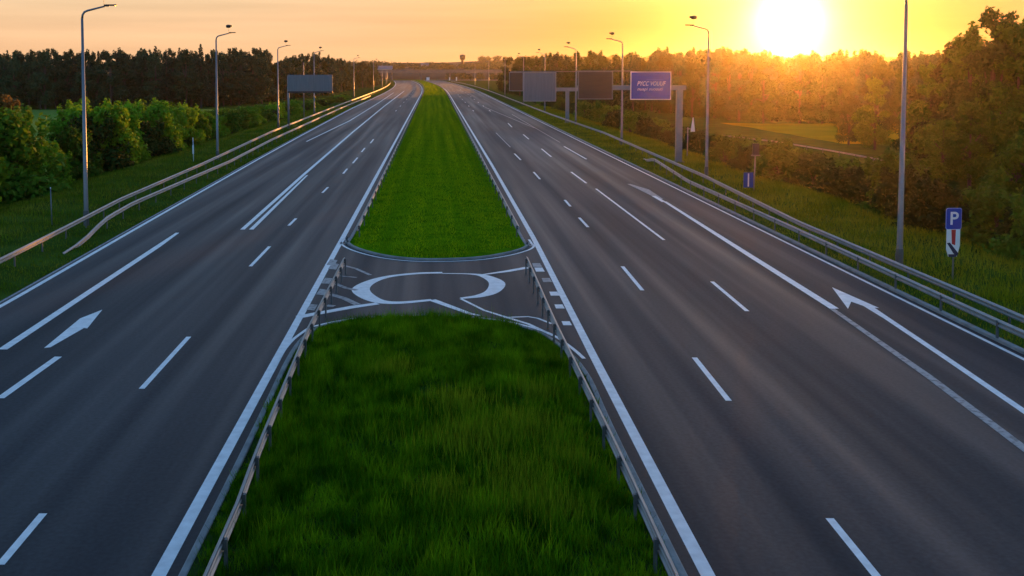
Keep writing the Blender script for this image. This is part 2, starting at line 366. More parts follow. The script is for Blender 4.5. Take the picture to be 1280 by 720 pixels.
# broken lane lines, each dash where the photo has it, the rest in the same rhythm towards the distance
for a, b in (((0, 706), (54, 642)), ((177, 486), (236, 421)), ((313, 333), (337, 308)), ((361, 282), (370, 273)), ((403, 241), (410, 234)),
             ((429, 217), (434, 211)), ((441, 204), (447, 197)), ((452, 190), (456, 185)), ((463, 179), (467, 174)),
             ((1037, 648), (1097, 722)), ((868, 447), (911, 501)), ((778, 333), (803, 363)), ((724, 272), (735, 284)), ((706, 250), (713, 258)),
             ((667, 215), (675, 224)), ((643, 192), (651, 200)),
             ((890, 352), (934, 389)), ((714, 215), (733, 229)), ((677, 186), (689, 196)), ((654, 168), (661, 174)), ((635, 154), (640, 159))):
    px_line([a, b], .17)
px_line([(745, 236), (830, 300)], .16)
px_line([(705, 183), (733, 199)], .17)
for k in range(9):
    y = 230 + 30 * k
    for x in (-8.6, 8.7, 12.4): stripe(mark, [(x + float(bend(y)), y), (x + float(bend(y + 6)), y + 6)], .15)
px_line([(620, 166), (638, 184)], .14, worn); px_line([(606, 134), (668, 160)], .16, worn); px_line([(700, 178), (640, 143)], .14, worn)
# left carriageway: gore lines, arrow, thick stop of the merge lane
px_line([(303, 287), (380, 218), (440, 166), (480, 133), (505, 114)], [.26, .30, .30, .3, .3])
px_line([(314, 287), (384, 219)], [.26, .16])
px_line([(383, 177), (437, 151), (471, 130), (492, 116)], [.20, .25, .25, .22])
px_line([(3, 437), (110, 366), (196, 309), (222, 291)], [.32, .32, .32, .2])
px_line([(0, 498), (73, 446)], .24)
def px_poly(mb, pts, z=ZM):
    z = coat(z); mb.add([G(x, y, z) for x, y in pts], [tuple(range(len(pts)))[::-1]])
px_poly(mark, [(55, 435), (63, 434), (105, 410), (109, 410.5), (128, 387), (100, 398), (94, 403)])
# right carriageway: faded gore start, edge line, arrow
px_line([(786, 230), (805, 237), (826, 249)], [.25, .75, .35], worn)
px_line([(817, 245), (830, 252.5)], .3)
px_line([(831, 252), (935, 318), (1043, 386)], [.24, .34, .36])
px_line([(1040, 386), (1160, 470), (1290, 568)], [.20, .26, .26], worn, z=.0045)
px_line([(1040, 386), (1160, 470), (1290, 568)], .17)
px_line([(1082, 381), (1110, 399), (1180, 446), (1290, 521)], [.34, .24, .23, .23])
px_poly(mark, [(1040, 359), (1060, 386), (1064, 377), (1084, 384), (1099, 385)])
# the crossover: ring, its tails, hatching on both flanks
ring = catmull([(553, 341, .34), (520, 342, .34), (485, 346, .36), (462, 353, .55), (451, 361.5, .75), (458, 370, .70), (475, 377, .55), (500, 378.5, .40), (540, 375, .30)])
stripe(mark, [G(p[0], p[1])[:2] for p in ring], [p[2] for p in ring])
ring = catmull([(553, 342, .14), (585, 342.5, .2), (605, 345, .45), (621, 353.5, .7), (616, 364, .6), (600, 370, .45), (576, 373, .22)])
stripe(mark, [G(p[0], p[1])[:2] for p in ring], [p[2] for p in ring])
px_line([(540, 375), (562, 383), (588, 392.5), (600, 394.5)], [.34, .30, .22, .18])
px_line([(576, 373.5), (605, 388), (632, 396.5), (660, 405), (692, 420)], [.13, .13, .16, .16, .14])
px_line([(630, 397), (660, 396), (672, 398), (690, 405)], .13)
px_line([(373, 396.5), (402, 391), (440, 384), (472, 379.5)], [.42, .40, .40, .34])
px_line([(603, 343.5), (635, 339), (660, 334.5)], [.16, .34, .36])
for pts, w in (([(430, 332), (445, 336), (463, 344)], .18), ([(424, 345), (446, 347)], .14), ([(420, 355), (432, 360), (446, 363)], .22), ([(413, 368), (430, 373), (447, 381)], .3), ([(408, 382), (418, 383)], .3)):
    px_line(pts, w, worn)
for c in ((417, 333), (408.5, 351), (402, 365), (390, 384), (415, 328)):
    px_poly(worn, [(c[0] - 7, c[1] + 3), (c[0] + 3, c[1] + 4), (c[0] + 7, c[1] - 3), (c[0] - 2, c[1] - 4)])
for k, c in enumerate(((671, 331.5), (674, 337), (683, 350), (692.5, 367), (699, 383), (708, 404))):
    px_poly(worn if k in (0, 2) else mark, [(c[0] - 6, c[1] - 2.5), (c[0] - 4, c[1] + 2.5), (c[0] + 7, c[1] + 2.5), (c[0] + 4, c[1] - 2.5)], z=ZM)
tag(mark.build('road_marking', M['paint']), kind='structure')
tag(worn.build('worn_road_marking', M['paint_worn']), kind='structure')

# ------------------------------------------------------------------ median islands, kerbs, cross road
def nose_world(pts): return [G(x, y)[:2] for x, y in pts]
near_nose = catmull([(-4.55, 0), (-4.55, 24), (-4.6, 33)] + nose_world([(391, 416), (410, 408), (450, 401), (500, 398), (560, 397.5), (620, 403.5), (660, 413), (690, 427)]) + [(4.55, 31), (4.5, 24), (4.5, 0)], 6)
far_nose = catmull([(-4.45, 120), (-4.5, 60)] + nose_world([(434, 299), (441, 309), (470, 318.5), (505, 324), (545, 325.5), (600, 323), (645, 314.5), (659, 305)]) + [(4.75, 60), (5.0, 120)], 6)
def edge_dist(x, y, outline):
    O = np.array(outline, dtype=float); x = np.asarray(x, dtype=float); y = np.asarray(y, dtype=float); d = np.full(x.shape, 1e9)
    for a, b in zip(O[:-1], O[1:]):
        e = b - a; q = max(e @ e, 1e-9); t = np.clip(((x - a[0]) * e[0] + (y - a[1]) * e[1]) / q, 0, 1)
        d = np.minimum(d, np.hypot(x - a[0] - t * e[0], y - a[1] - t * e[1]))
    return d
def crown_z(x, y, outline, z0, crown): return z0 + crown * smooth(0, 2.6, edge_dist(x, y, outline))
def island(name, outline, y0, y1, z0, crown, mat, ystep):
    """raised grass body: rows between the outline's left and right border"""
    L_ = [p for p in outline]
    ysr = np.arange(y0, y1 + 1e-6, ystep); rows = []
    O = np.array(outline)
    def span(y):
        xs_ = []
        for i in range(len(O) - 1):
            a, b = O[i], O[i + 1]
            if (a[1] - y) * (b[1] - y) <= 0 and a[1] != b[1]:
                xs_.append(a[0] + (b[0] - a[0]) * (y - a[1]) / (b[1] - a[1]))
        return (min(xs_), max(xs_)) if len(xs_) >= 2 else None
    V = []; nxr = 25; n = 0
    for y in ysr:
        s = span(y)
        if s is None: continue
        for k in range(nxr):
            t = k / (nxr - 1); x = s[0] + (s[1] - s[0]) * t
            V.append((x, y, 0.0))
        n += 1
    V = np.array(V); V[:, 2] = crown_z(V[:, 0], V[:, 1], outline, z0, crown) + wob(V[:, 0], V[:, 1], 1.3, 9) * .03
    i = (np.arange(n - 1)[:, None] * nxr + np.arange(nxr - 1)[None, :]).ravel()
    me = np_mesh(name, V, np.stack([i, i + 1, i + nxr + 1, i + nxr], 1), mat, 4)
    me.polygons.foreach_set('use_smooth', np.ones(len(me.polygons), dtype=bool))
    return tag(link(name, me), kind='structure'), span
ny1 = max(p[1] for p in near_nose) - .03; fy0 = min(p[1] for p in far_nose) + .03
_, near_span = island('median_grass', near_nose, 0.0, ny1, .05, .22, M['sod'], .3)
far_out = [(x + 0, y) for x, y in far_nose]
far_out = [(-4.45 - 0 + float(bend(y)), y) for y in np.arange(860, 120, -20)] + far_out + [(5.0 - .6 * float(smooth(300, 800, y)) + float(bend(y)), y) for y in np.arange(140, 861, 20)]
_, far_span = island('median_grass', far_out, fy0, 858, .05, .15, M['lawn'], .6)
kerb_prof = [(-.075, 0.0), (-.075, .09), (-.05, .10), (.05, .10), (.075, .09), (.075, 0.0)]
k1 = MB(); k1.sweep([(x, y, 0) for x, y in near_nose], kerb_prof)
k1.sweep([(x, y, 0) for x, y in far_out], kerb_prof)
tag(k1.build('kerb', M['kerb']), kind='structure')
k2 = MB(); k2.sweep([(X_OUT_R + .42 + float(bend(y)), y, -.05) for y in ylong], [(-.11, 0), (-.11, .14), (.11, .14), (.11, 0)])
tag(k2.build('road_edge_kerb', M['kerb']), kind='structure')
mk = MB()
for nose, off in ((near_nose, -1), (far_nose, 1)):
    pts = [p for p in nose if (32 < p[1] < 60)]
    q = []
    for i, p in enumerate(pts):
        a, b = pts[max(i - 1, 0)], pts[min(i + 1, len(pts) - 1)]
        dx, dy = b[0] - a[0], b[1] - a[1]; l = math.hypot(dx, dy) or 1
        s = 1 if nose is near_nose else -1
        q.append((p[0] - dy / l * .36 * s, p[1] + dx / l * .36 * s))
    stripe(mk, q, .13, ZM + .004)
tag(mk.build('nose_edge_line', M['paint']), kind='structure')
strip_sheet('cross_road', lambda y: -70.0, lambda y: 90.0, .012, M['asphalt'], 8, np.linspace(868, 884, 5))

# ------------------------------------------------------------------ guard rails
def w_profile():
    front = [(0.0, .46), (.015, .46), (.075, .51), (.075, .54), (.02, .58), (.02, .61), (.075, .65), (.075, .68), (.015, .73), (.0, .73)]
    back = [(u - .022, z) for u, z in front[::-1]]
    return front + back
W_PROF = w_profile()
def guard_rail(path, label, step=4.0, side=1, end_down=None, group='steel guard rails along the motorway', double=False):
    """path: ground points (x, y); side +1 turns the ribs to the right of travel"""
    root = empty('guard_rail', (path[0][0], path[0][1], 0), label, 'guard rail', group)
    ox, oy = path[0]
    P = np.array(path); seg = np.hypot(*np.diff(P, axis=0).T); s = np.concatenate([[0], np.cumsum(seg)]); total = s[-1]
    def at(d): return float(np.interp(d, s, P[:, 0])), float(np.interp(d, s, P[:, 1]))
    ds = np.unique(np.concatenate([np.arange(0, min(total, 160), 2.0), np.arange(160, max(total, 161), 8.0)])); ds = ds[ds < total]; ds = np.append(ds, total)
    pts = []
    for d in ds:
        x, y = at(d); drop = 0
        if end_down: drop = -.70 * (1 - float(smooth(0, end_down, d)))
        pts.append((x - ox, y - oy, drop))
    prof = [(u * side, z) for u, z in W_PROF]
    MB().sweep(pts, prof).build('rail_beam', M['steel'], root)
    if double: MB().sweep(pts, [((-u - .22) if side > 0 else (-u + .22), z) for u, z in prof][::-1]).build('rail_beam', M['steel'], root)
    n = int(total / step); rest = MB(); me = None
    for k in range(n + 1):
        d = .4 + k * step
        if d > total: break
        if end_down and d < end_down * .7: continue
        x, y = at(d)
        if k < 99:
            if me is None:
                o = MB().box((0, 0, .33), (.055, .10, .74)).box((.05 * side, 0, .60), (.05, .09, .20)).build('rail_post', M['post'], root); me = o.data
            else: o = link('rail_post', me, root)
            o.location = (x - ox - (.11 if double else .05) * side, y - oy, 0)
        else: rest.box((x - ox - .05 * side, y - oy, .33), (.06, .10, .74))
    if rest.v: tag(rest.build('far_rail_posts', M['post'], root), kind='stuff')
    return root
def rng_y(a, b, st=10): return list(np.arange(a, b, st)) + [b]
def gp(x, y, z=.75): return G(x, y, z)[:2]
guard_rail([(-3.75, 4), (-3.85, 20), gp(322, 560), gp(385, 410), gp(431, 321)], 'steel guard rail along the left edge of the near grass island, crossing the paved gap', 2.0, -1)
guard_rail([(3.95, 4), gp(846, 720), gp(770, 555), gp(693, 400), gp(658, 320)], 'steel guard rail along the right edge of the near grass island, crossing the paved gap', 2.0, 1)
guard_rail([(-4.15 + float(bend(y)), y) for y in rng_y(56, 840)], 'long steel guard rail on the left edge of the far grass strip', 4.0, -1)
guard_rail([(4.55 + float(bend(y)), y) for y in rng_y(56, 840)], 'long steel guard rail on the right edge of the far grass strip', 4.0, 1)
lr = [(-19.4, 20), gp(0, 322), gp(83, 281), gp(150, 247), gp(253, 203), gp(340, 163)] + [(-23.2 + float(bend(y)), y) for y in rng_y(260, 760, 20)]
guard_rail(lr, 'back guard rail of the left verge, running past the lamp posts', 4.0, 1)
lf = [gp(78, 312, .2), gp(110, 283), gp(165, 252), gp(287, 200), gp(340, 173)] + [(-20.9 + float(bend(y)), y) for y in rng_y(230, 340, 20)]
guard_rail(lf, 'front guard rail of the left verge with its end sunk into the grass', 4.0, 1, end_down=9)
rr = [(19.9, 8), (20.3, 30), gp(1000, 276), gp(881, 218), gp(756, 165)] + [(22.4 + float(bend(y)), y) for y in rng_y(200, 780, 20)]
guard_rail(rr, 'back guard rail of the right verge, in front of the lamp posts', 4.0, -1)
rf = [gp(805, 196, .2), gp(860, 224), gp(1000, 286), (19.2, 38), (19.1, 20), (19.1, 8)]
guard_rail(rf, 'front guard rail of the right verge with its end sunk near the blue sign', 4.0, 1, end_down=9)
sr = [gp(905, 166), gp(970, 173), gp(1040, 184), gp(1125, 199)]
side_rail = guard_rail([(x, y) for x, y in sr], 'pale thin guard rail of the side road beyond the right bushes', 4.0, 1)
side_rail.scale.z = .6
guard_rail([(-8, 864), (30, 866), (70, 866)], 'pale guard rail across the far end of the right carriageway', 4.0, 1)

# ------------------------------------------------------------------ street lamps
def make_lamp():
    r = empty('street_lamp', (0, 0, 0), 'x', 'street lamp', 'street lamps along both verges')
    H = 12.6
    MB().tube([(0, 0, -.3), (0, 0, .02), (0, 0, 1.2), (0, 0, H - .35)], [.15, .15, .135, .075], 12).build('pole', M['pole'], r, True)
    MB().tube([(0, 0, -.3), (0, 0, .9)], [.17, .165], 12).box((.15, 0, .55), (.06, .10, .30)).build('pole_base', M['post'], r)
    arm = [(0, 0, H - .35), (.03, 0, H - .15), (.14, 0, H + .02), (.32, 0, H + .10), (1.35, 0, H + .36)]
    MB().tube(arm, [.07, .068, .066, .062, .05], 8).build('arm', M['pole'], r, True)
    hd = MB().box((1.72, 0, H + .43), (.66, .17, .075), 0).box((1.45, 0, H + .40), (.30, .16, .12))
    h = hd.build('lamp_head', M['dark'], r, bevel=.03)
    MB().box((1.76, 0, H + .386), (.42, .12, .014)).build('lens', M['glass'], h)
    ant = MB().tube([(1.30, 0, H + .36), (1.28, 0, H + 1.0)], .012, 6)  # thin added stem joins the hovering dark shape to the arm
    a = ant.build('joining_stem', M['post'], r)
    MB().tube([(1.28, 0, H + .90), (1.28, 0, H + .95), (1.28, 0, H + 1.17), (1.28, 0, H + 1.23)], [.12, .25, .25, .10], 10).box((1.50, 0, H + 1.10), (.3, .2, .16)).build('hovering_shape', M['dark'], a, True)
    return r
lamp0 = make_lamp(); first = True
ORD = ['nearest', 'second nearest', 'third nearest', 'fourth nearest', 'fifth nearest', 'sixth nearest', 'seventh nearest', 'eighth nearest', 'ninth nearest']
def place_lamp(x, y, rz, label):
    global first
    o = lamp0 if first else copy_tree(lamp0); first = False
    o.location = (x, y, float(gz(x, y))); o.rotation_euler = (0, 0, rz); o['label'] = label
lps = [G(108, 281)[:2], G(272, 199)[:2], G(348, 160)[:2], G(393, 144)[:2]] + [(-25.5 + float(bend(y)), y) for y in (330, 440, 540, 640, 740)]
for k, (x, y) in enumerate(lps):
    place_lamp(x, y, 0.0, f'tall grey street lamp on the left verge, {ORD[k]} in its row')
rps = [G(1124, 333)[:2], G(883, 221)[:2], G(777, 181)[:2], (23.4, 172), (24.2, 228)] + [(24.4 + float(bend(y)), y) for y in (285, 360, 460, 570)]
for k, (x, y) in enumerate(rps):
    place_lamp(x, y, math.pi, f'tall grey street lamp on the right verge, {ORD[k]} in its row')
x, y, _ = G(380, 148)
u = empty('utility_pole', (x, y, float(gz(x, y))), 'bare grey pole behind the left roadside panel, with no lamp arm', 'pole')
MB().tube([(0, 0, -.3), (0, 0, 10.6)], [.12, .07], 10).build('pole', M['pole'], u, True)
MB().tube([(0, 0, 10.58), (0, 0, 10.68)], [.09, .09], 10).build('pole_cap', M['dark'], u)

# ------------------------------------------------------------------ signs
def text(parent, s, loc, size, mat, width=None, shear=0.0, bold=0.0):
    c = bpy.data.curves.new('lettering', 'FONT'); c.body = s; c.size = size; c.extrude = .004; c.align_x = 'CENTER'; c.align_y = 'CENTER'; c.shear = shear; c.offset = bold
    c.materials.append(mat)
    o = bpy.data.objects.new('lettering', c); COL.objects.link(o); o.parent = parent; o.location = loc; o.rotation_euler = (math.pi / 2, 0, 0)
    bpy.context.view_layer.update()
    me = bpy.data.meshes.new_from_object(o.evaluated_get(bpy.context.evaluated_depsgraph_get())); me.name = 'lettering'
    sx = width / max(o.dimensions.x, .01) if width else 1.0
    bpy.data.objects.remove(o)
    o = link('lettering', me, parent); o.location = loc; o.rotation_euler = (math.pi / 2, 0, 0); o.scale.x = sx
    return o
def framed_panel(root, name, cx, cz, w, h, face, frame, ribs=0, rib_mat=None, y=-.16):
    p = MB().box((cx, y, cz), (w, .05, h)).build(name, face, root)
    fr = MB(); t = .09
    for s in (-1, 1):
        fr.box((cx, y - .02, cz + s * (h / 2 + t / 2)), (w + 2 * t, .11, t)); fr.box((cx + s * (w / 2 + t / 2), y - .02, cz), (t, .11, h - .002))
    fr.build('panel_frame', frame, p, bevel=.012)
    if ribs:
        rb = MB()
        for k in range(ribs): rb.box((cx - w / 2 + w * (k + .5) / ribs, y - .045, cz), (.035, .035, h - .06))
        rb.build('rib', rib_mat, p)
    return p
def at_depth(px, py, Y):           # x, z of the vertical plane at distance Y that the photo shows at px, py
    a, b = (px - PX0) / F, (PY0 - py) / F
    t = Y / (cp + b * sp); return a * t, CAMH + (-sp + b * cp) * t
# near cantilever gantry: blue board and brown board
bx, by, _ = G(848, 203)
g1 = empty('sign_gantry', (bx, by, 0), 'cantilever gantry on a thick grey post carrying the blue board and the brown board', 'sign gantry', 'cantilever gantries over the right carriageway')
def loc1(px, py): X, Z = at_depth(px, py, by); return X - bx, Z
zt = loc1(848, 112)[1]
MB().box((0, 0, zt / 2 - .1), (.62, .50, zt + .2)).build('post', M['pole'], g1, bevel=.04)
MB().box((0, 0, .05), (1.0, .9, .14)).build('base_plate', M['post'], g1)
xe = loc1(722, 112)[0]
MB().box((xe / 2 + .31 + 0, .02, zt + .18), (-xe + .62, .44, .46)).build('arm', M['pole'], g1, bevel=.03)
x0, z1 = loc1(788.5, 90.5); x1, z0 = loc1(836.5, 123.5)
b = framed_panel(g1, 'blue_board', (x0 + x1) / 2, (z0 + z1) / 2, x1 - x0, z1 - z0, M['sign_blue'], M['sign_white'], y=-.32)
cxb, czb = (x0 + x1) / 2, (z0 + z1) / 2; hb = z1 - z0; wb = x1 - x0
text(b, 'PYCC VOUUF', (cxb + .02, -.352, czb + hb * .07), .62, M['sign_white'], wb * .74, .3, .010)
text(b, 'nuapi suoauti', (cxb - .08, -.352, czb - hb * .13), .42, M['sign_white'], wb * .66, .25, .004)
MB().box((cxb + .35, -.349, czb + hb * .235), (wb * .42, .006, .05)).build('thin_rule', material('faded_lettering', (.10, .18, .55), .5), b)
x0, z1 = loc1(723, 90); x1, z0 = loc1(764, 123)
framed_panel(g1, 'brown_board', (x0 + x1) / 2, (z0 + z1) / 2, x1 - x0, z1 - z0, M['sign_brown'], M['sign_grey'], y=-.32)
xa, za = loc1(719, 89); xb_, zb_ = loc1(790, 90)
MB().box(((xa + xb_) / 2, -.28, za + .02), (xb_ - xa, .09, .09)).build('top_rail', M['sign_grey'], g1)
# far cantilever gantry: pale grey board and dark box
bx2, by2, _ = G(709, 154)
g2 = empty('sign_gantry', (bx2, by2, 0), 'cantilever gantry on a thin post carrying the pale grey board and a dark open box', 'sign gantry', 'cantilever gantries over the right carriageway')
def loc2(px, py): X, Z = at_depth(px, py, by2); return X - bx2, Z
zt = loc2(709, 112)[1]
MB().box((0, 0, zt / 2 - .1), (.60, .55, zt + .2)).build('post', M['pole'], g2, bevel=.04)
MB().box((0, 0, .05), (1.1, 1.0, .14)).build('base_plate', M['post'], g2)
xl = loc2(640, 112)[0]; xr = loc2(722, 112)[0]
MB().box(((xl + xr) / 2, .02, zt + .02), (xr - xl, .5, .62)).build('arm', M['pole'], g2, bevel=.03)
x0, z1 = loc2(655, 91); x1, z0 = loc2(694, 126)
framed_panel(g2, 'grey_board', (x0 + x1) / 2, (z0 + z1) / 2, x1 - x0, z1 - z0, M['sign_grey'], M['steel'], 5, M['sign_grey'], y=-.40)
x0, z1 = loc2(637, 91); x1, z0 = loc2(653, 113)
framed_panel(g2, 'dark_board', (x0 + x1) / 2, (z0 + z1) / 2, x1 - x0, z1 - z0, M['sign_brown'], M['pole'], 0, y=-.40)
xa, za = loc2(638, 90); xb_, _z = loc2(722, 90)
MB().box(((xa + xb_) / 2, -.30, za + .08), (xb_ - xa, .12, .12)).build('top_rail', M['sign_grey'], g2)
# left roadside panel seen from behind
bx3, by3, _ = G(360.5, 161)
g3 = empty('roadside_panel', (bx3, by3, 0), 'long grey ribbed sign panel seen from behind, on the left verge', 'sign panel')
def loc3(px, py): X, Z = at_depth(px, py, by3); return X - bx3, Z
x0, z1 = loc3(360, 93.5); x1, z0 = loc3(416, 114)
p3 = MB().box(((x0 + x1) / 2, -.22, (z0 + z1) / 2), (x1 - x0, .07, z1 - z0)).build('panel', M['sign_grey'], g3, bevel=.02)
rb = MB()
for k in range(12): rb.box((x0 + (x1 - x0) * (k + .5) / 12, -.268, (z0 + z1) / 2), (.06, .03, z1 - z0 - .1))
rb.build('rib', M['sign_grey'], p3)
MB().box(((x0 + x1) / 2, -.22, z0 - .13), (x1 - x0, .20, .25)).build('bottom_rail', M['dark'], g3)
MB().tube([(0.05, 0, -.2), (0.05, 0, z1 - .1)], .16, 10).build('post', M['pole'], g3, True)
MB().box(((x0 + x1) / 2, -.05, (z0 + z1) / 2 + .3), (x1 - x0 - .3, .16, .2)).build('arm', M['pole'], g3)

# parking sign
bx4, by4, _ = G(1189, 349)
s4 = empty('parking_sign', (bx4, by4, float(gz(bx4, by4))), 'blue parking sign with a white P above a white plate with a red bar', 'road sign', rz=.06)
zof = -float(gz(bx4, by4))
MB().tube([(0.06, 0, -.4), (0.06, 0, 3.0 + zof)], .035, 8).build('post', M['pole'], s4, True)
def rounded(w, h, r, cx, cz):
    o = []
    for (sx, sz, a0) in ((1, 1, 0), (-1, 1, 90), (-1, -1, 180), (1, -1, 270)):
        for k in range(5):
            a = math.radians(a0 + 22.5 * k); o.append((cx + sx * (w / 2 - r) + r * math.cos(a), cz + sz * (h / 2 - r) + r * math.sin(a)))
    return o[::-1]
pm = 28.4
ztop, zmid, zbot = (349 - 260) / pm + zof, (349 - 285.5) / pm + zof, (349 - 320) / pm + zof
wide = .66
rim = MB().prism(rounded(wide + .05, ztop - zmid + .05, .09, 0, (ztop + zmid) / 2), -.060, -.040).build('blue_plate_rim', material('rim_pale_blue', (.25, .35, .75), .5), s4)
pl = MB().prism(rounded(wide, ztop - zmid, .08, 0, (ztop + zmid) / 2), -.075, -.045).build('blue_plate', M['sign_blue'], s4)
text(pl, 'P', (0.0, -.079, (ztop + zmid) / 2 - .01), .80, M['sign_white'], None, 0, .012)
w2 = wide * .92
low = MB().prism([(-w2 / 2, zmid - .015), (w2 / 2, zmid - .015), (w2 / 2, zmid - .75), (w2 / 2 - .12, zbot), (-w2 / 2 + .10, zbot), (-w2 / 2, zmid - .9)], -.070, -.042).build('white_plate', M['sign_white'], s4)
MB().prism([(-.10, zmid - .03), (.10, zmid - .03), (.085, zmid - .72), (-.06, zmid - .66)], -.078, -.0705).build('red_bar', M['sign_red'], low)
MB().prism([(-w2 / 2 + .02, zmid - .62), (-w2 / 2 + .15, zmid - .60), (w2 / 2 - .06, zbot + .14), (w2 / 2 - .13, zbot + .02), (.02, zbot + .14)], -.0785, -.0705).build('diagonal_bar', M['sign_navy'], low)
MB().prism([(-w2 / 2 + .09, zbot + .10), (w2 / 2 - .14, zbot + .10), (w2 / 2 - .17, zbot - .02), (-w2 / 2 + .12, zbot - .02)], -.0775, -.0703).build('bottom_bar', M['sign_navy'], low)
# post with dark box and low blue plate
bx5, by5, _ = G(942, 239)
s5 = empty('marker_sign', (bx5, by5, float(gz(bx5, by5))), 'thin post with a dark box on top and a small blue plate at its foot', 'road sign')
MB().tube([(0, 0, -.4), (.08, 0, 2.9)], .05, 8).build('post', M['pole'], s5, True)
MB().box((.1, 0, 3.2), (.46, .30, .86)).build('dark_box', M['dark'], s5, bevel=.03)
MB().box((.1, -.02, 2.73), (.62, .36, .07)).build('bracket', M['sign_grey'], s5)
q = MB().box((-.42, -.02, .86), (.74, .04, 1.15)).build('blue_plate', M['sign_navy'], s5, bevel=.01)
q.data.materials[0] = material('sign_dull_blue', (.02, .05, .26), .5)
MB().box((-.42, -.045, .86), (.10, .012, 1.0)).build('white_stripe', M['sign_white'], q)
MB().box((-.15, .02, .86), (.34, .05, .10)).build('bracket', M['pole'], s5)
# triangular warning sign seen askew
bx6, by6, _ = G(859, 196)
s6 = empty('warning_sign', (bx6, by6, float(gz(bx6, by6))), 'pale triangular sign turned aside on a thin post by the bushes', 'road sign')
MB().tube([(0, 0, -.4), (.02, 0, 3.2)], .06, 8).build('post', M['pole'], s6, True)
t6 = MB().prism([(-.75, 0), (.75, 0), (.08, 1.5), (-.08, 1.5)], -.03, .03).build('triangle_plate', M['sign_white'], s6); t6.location = (.55, 0, 2.75); t6.rotation_euler = (0, .05, 1.05)
MB().box((.25, 0, 3.05), (.60, .06, .08)).build('bracket', M['pole'], s6)
# marker posts on the left verge
for px, py, h, lab in ((65, 280, 2.2, 'thin pale marker post on the left verge near the first lamp'), (242, 201, 2.4, 'pale marker post with a small plate on the left verge before the second lamp')):
    x, y, _ = G(px, py); r = empty('marker_post', (x, y, float(gz(x, y))), lab, 'marker post', 'marker posts')
    MB().tube([(0, 0, -.3), (-.04, 0, h)], [.04, .03], 8).build('post', M['sign_white'] if h > 2.3 else M['sign_grey'], r, True)
    if h > 2.3: MB().box((-.02, -.05, 1.2), (.16, .02, .9)).build('plate', M['sign_white'], r)
    else: MB().tube([(-.04, 0, h), (-.04, 0, h + .06)], [.04, .03], 8).build('post_cap', M['sign_white'], r)

# ------------------------------------------------------------------ overpass and far buildings
ov = empty('overpass', (0, 930, 0), 'dark road bridge crossing the motorway in the far distance', 'bridge')
MB().box((-2, 0, 7.3), (130, 11, 1.7)).build('deck', M['concrete'], ov)
for sy in (-1, 1): MB().box((-2, sy * 5.3, 8.65), (130, .35, .99)).build('parapet', M['concrete'], ov)
for x in (-38, -12, 14): MB().box((x, 0, 3.2), (1.4, 7, 6.5)).build('pier', M['concrete'], ov)
for s, x in ((-1, -66), (1, 62)):
    MB().prism([(x - s * 6, -1), (x - s * 2, 6.44), (x + s * 2, 7.8), (x + s * 46, 4), (x + s * 90, -2)], -9, 9).build('embankment', M['soil'], ov)
def house(name, x, y, z, w, d, h, rh, label, wall, nwin, rz=0.0):
    r = empty(name, (x, y, z), label, 'building', None, rz)
    MB().box((0, 0, h / 2), (w, d, h)).build('wall', wall, r)
    MB().add([(-w / 2 - .5, -d / 2 - .5, h), (w / 2 + .5, -d / 2 - .5, h), (w / 2 + .5, d / 2 + .5, h), (-w / 2 - .5, d / 2 + .5, h), (-w / 2 - .5, 0, h + rh), (w / 2 + .5, 0, h + rh)],
             [(0, 1, 5, 4), (2, 3, 4, 5), (0, 4, 3), (1, 2, 5), (0, 3, 2, 1)]).build('roof', M['roof'], r)
    for k in range(nwin):
        MB().box((-w / 2 + w * (k + .5) / nwin, -d / 2 - .02, h * .55), (min(1.4, w / nwin * .5), .1, 1.3)).build('window', M['glass'], r)
    return r
house('barn', -52, 1010, 6.5, 22, 10, 3.2, 3.2, 'long low building with a pale roof on the far slope left of the bridge', M['plaster'], 4, .05)
house('house', -10, 1085, 9.5, 7.5, 7, 4.0, 2.4, 'small white house on the far slope above the bridge', M['plaster'], 2)
wt = empty('water_tower', (31, 1150, 11.0), 'dark squat tower standing on the far ridge', 'tower')
MB().tube([(0, 0, 0), (0, 0, 9)], [1.8, 1.3], 12).build('stem', M['sign_brown'], wt)
MB().tube([(0, 0, 8.5), (0, 0, 9.6), (0, 0, 14), (0, 0, 14.8)], [1.4, 2.9, 3.1, 1.6], 14).build('tank', M['sign_brown'], wt, True)
for px, w, h, lab in ((535, 2.6, 2.6, 'white square board at the far tip of the grass strip'), (562, 1.0, 2.6, 'slim white board left of its twin at the far end of the right carriageway'), (570.5, 1.0, 3.0, 'slim white board right of its twin at the far end of the right carriageway')):
    Y = 858; X, _z = at_depth(px, 98, Y); r = empty('far_board', (X, Y, 0), lab, 'road sign', 'far white boards')
    MB().box((0, 0, 1.6), (w, .2, h)).build('board', M['sign_white'], r)
    for s in ((-1, 1) if w > 2 else (0,)): MB().box((s * w * .35, .2, .6), (.15, .15, 1.4)).build('post', M['post'], r)

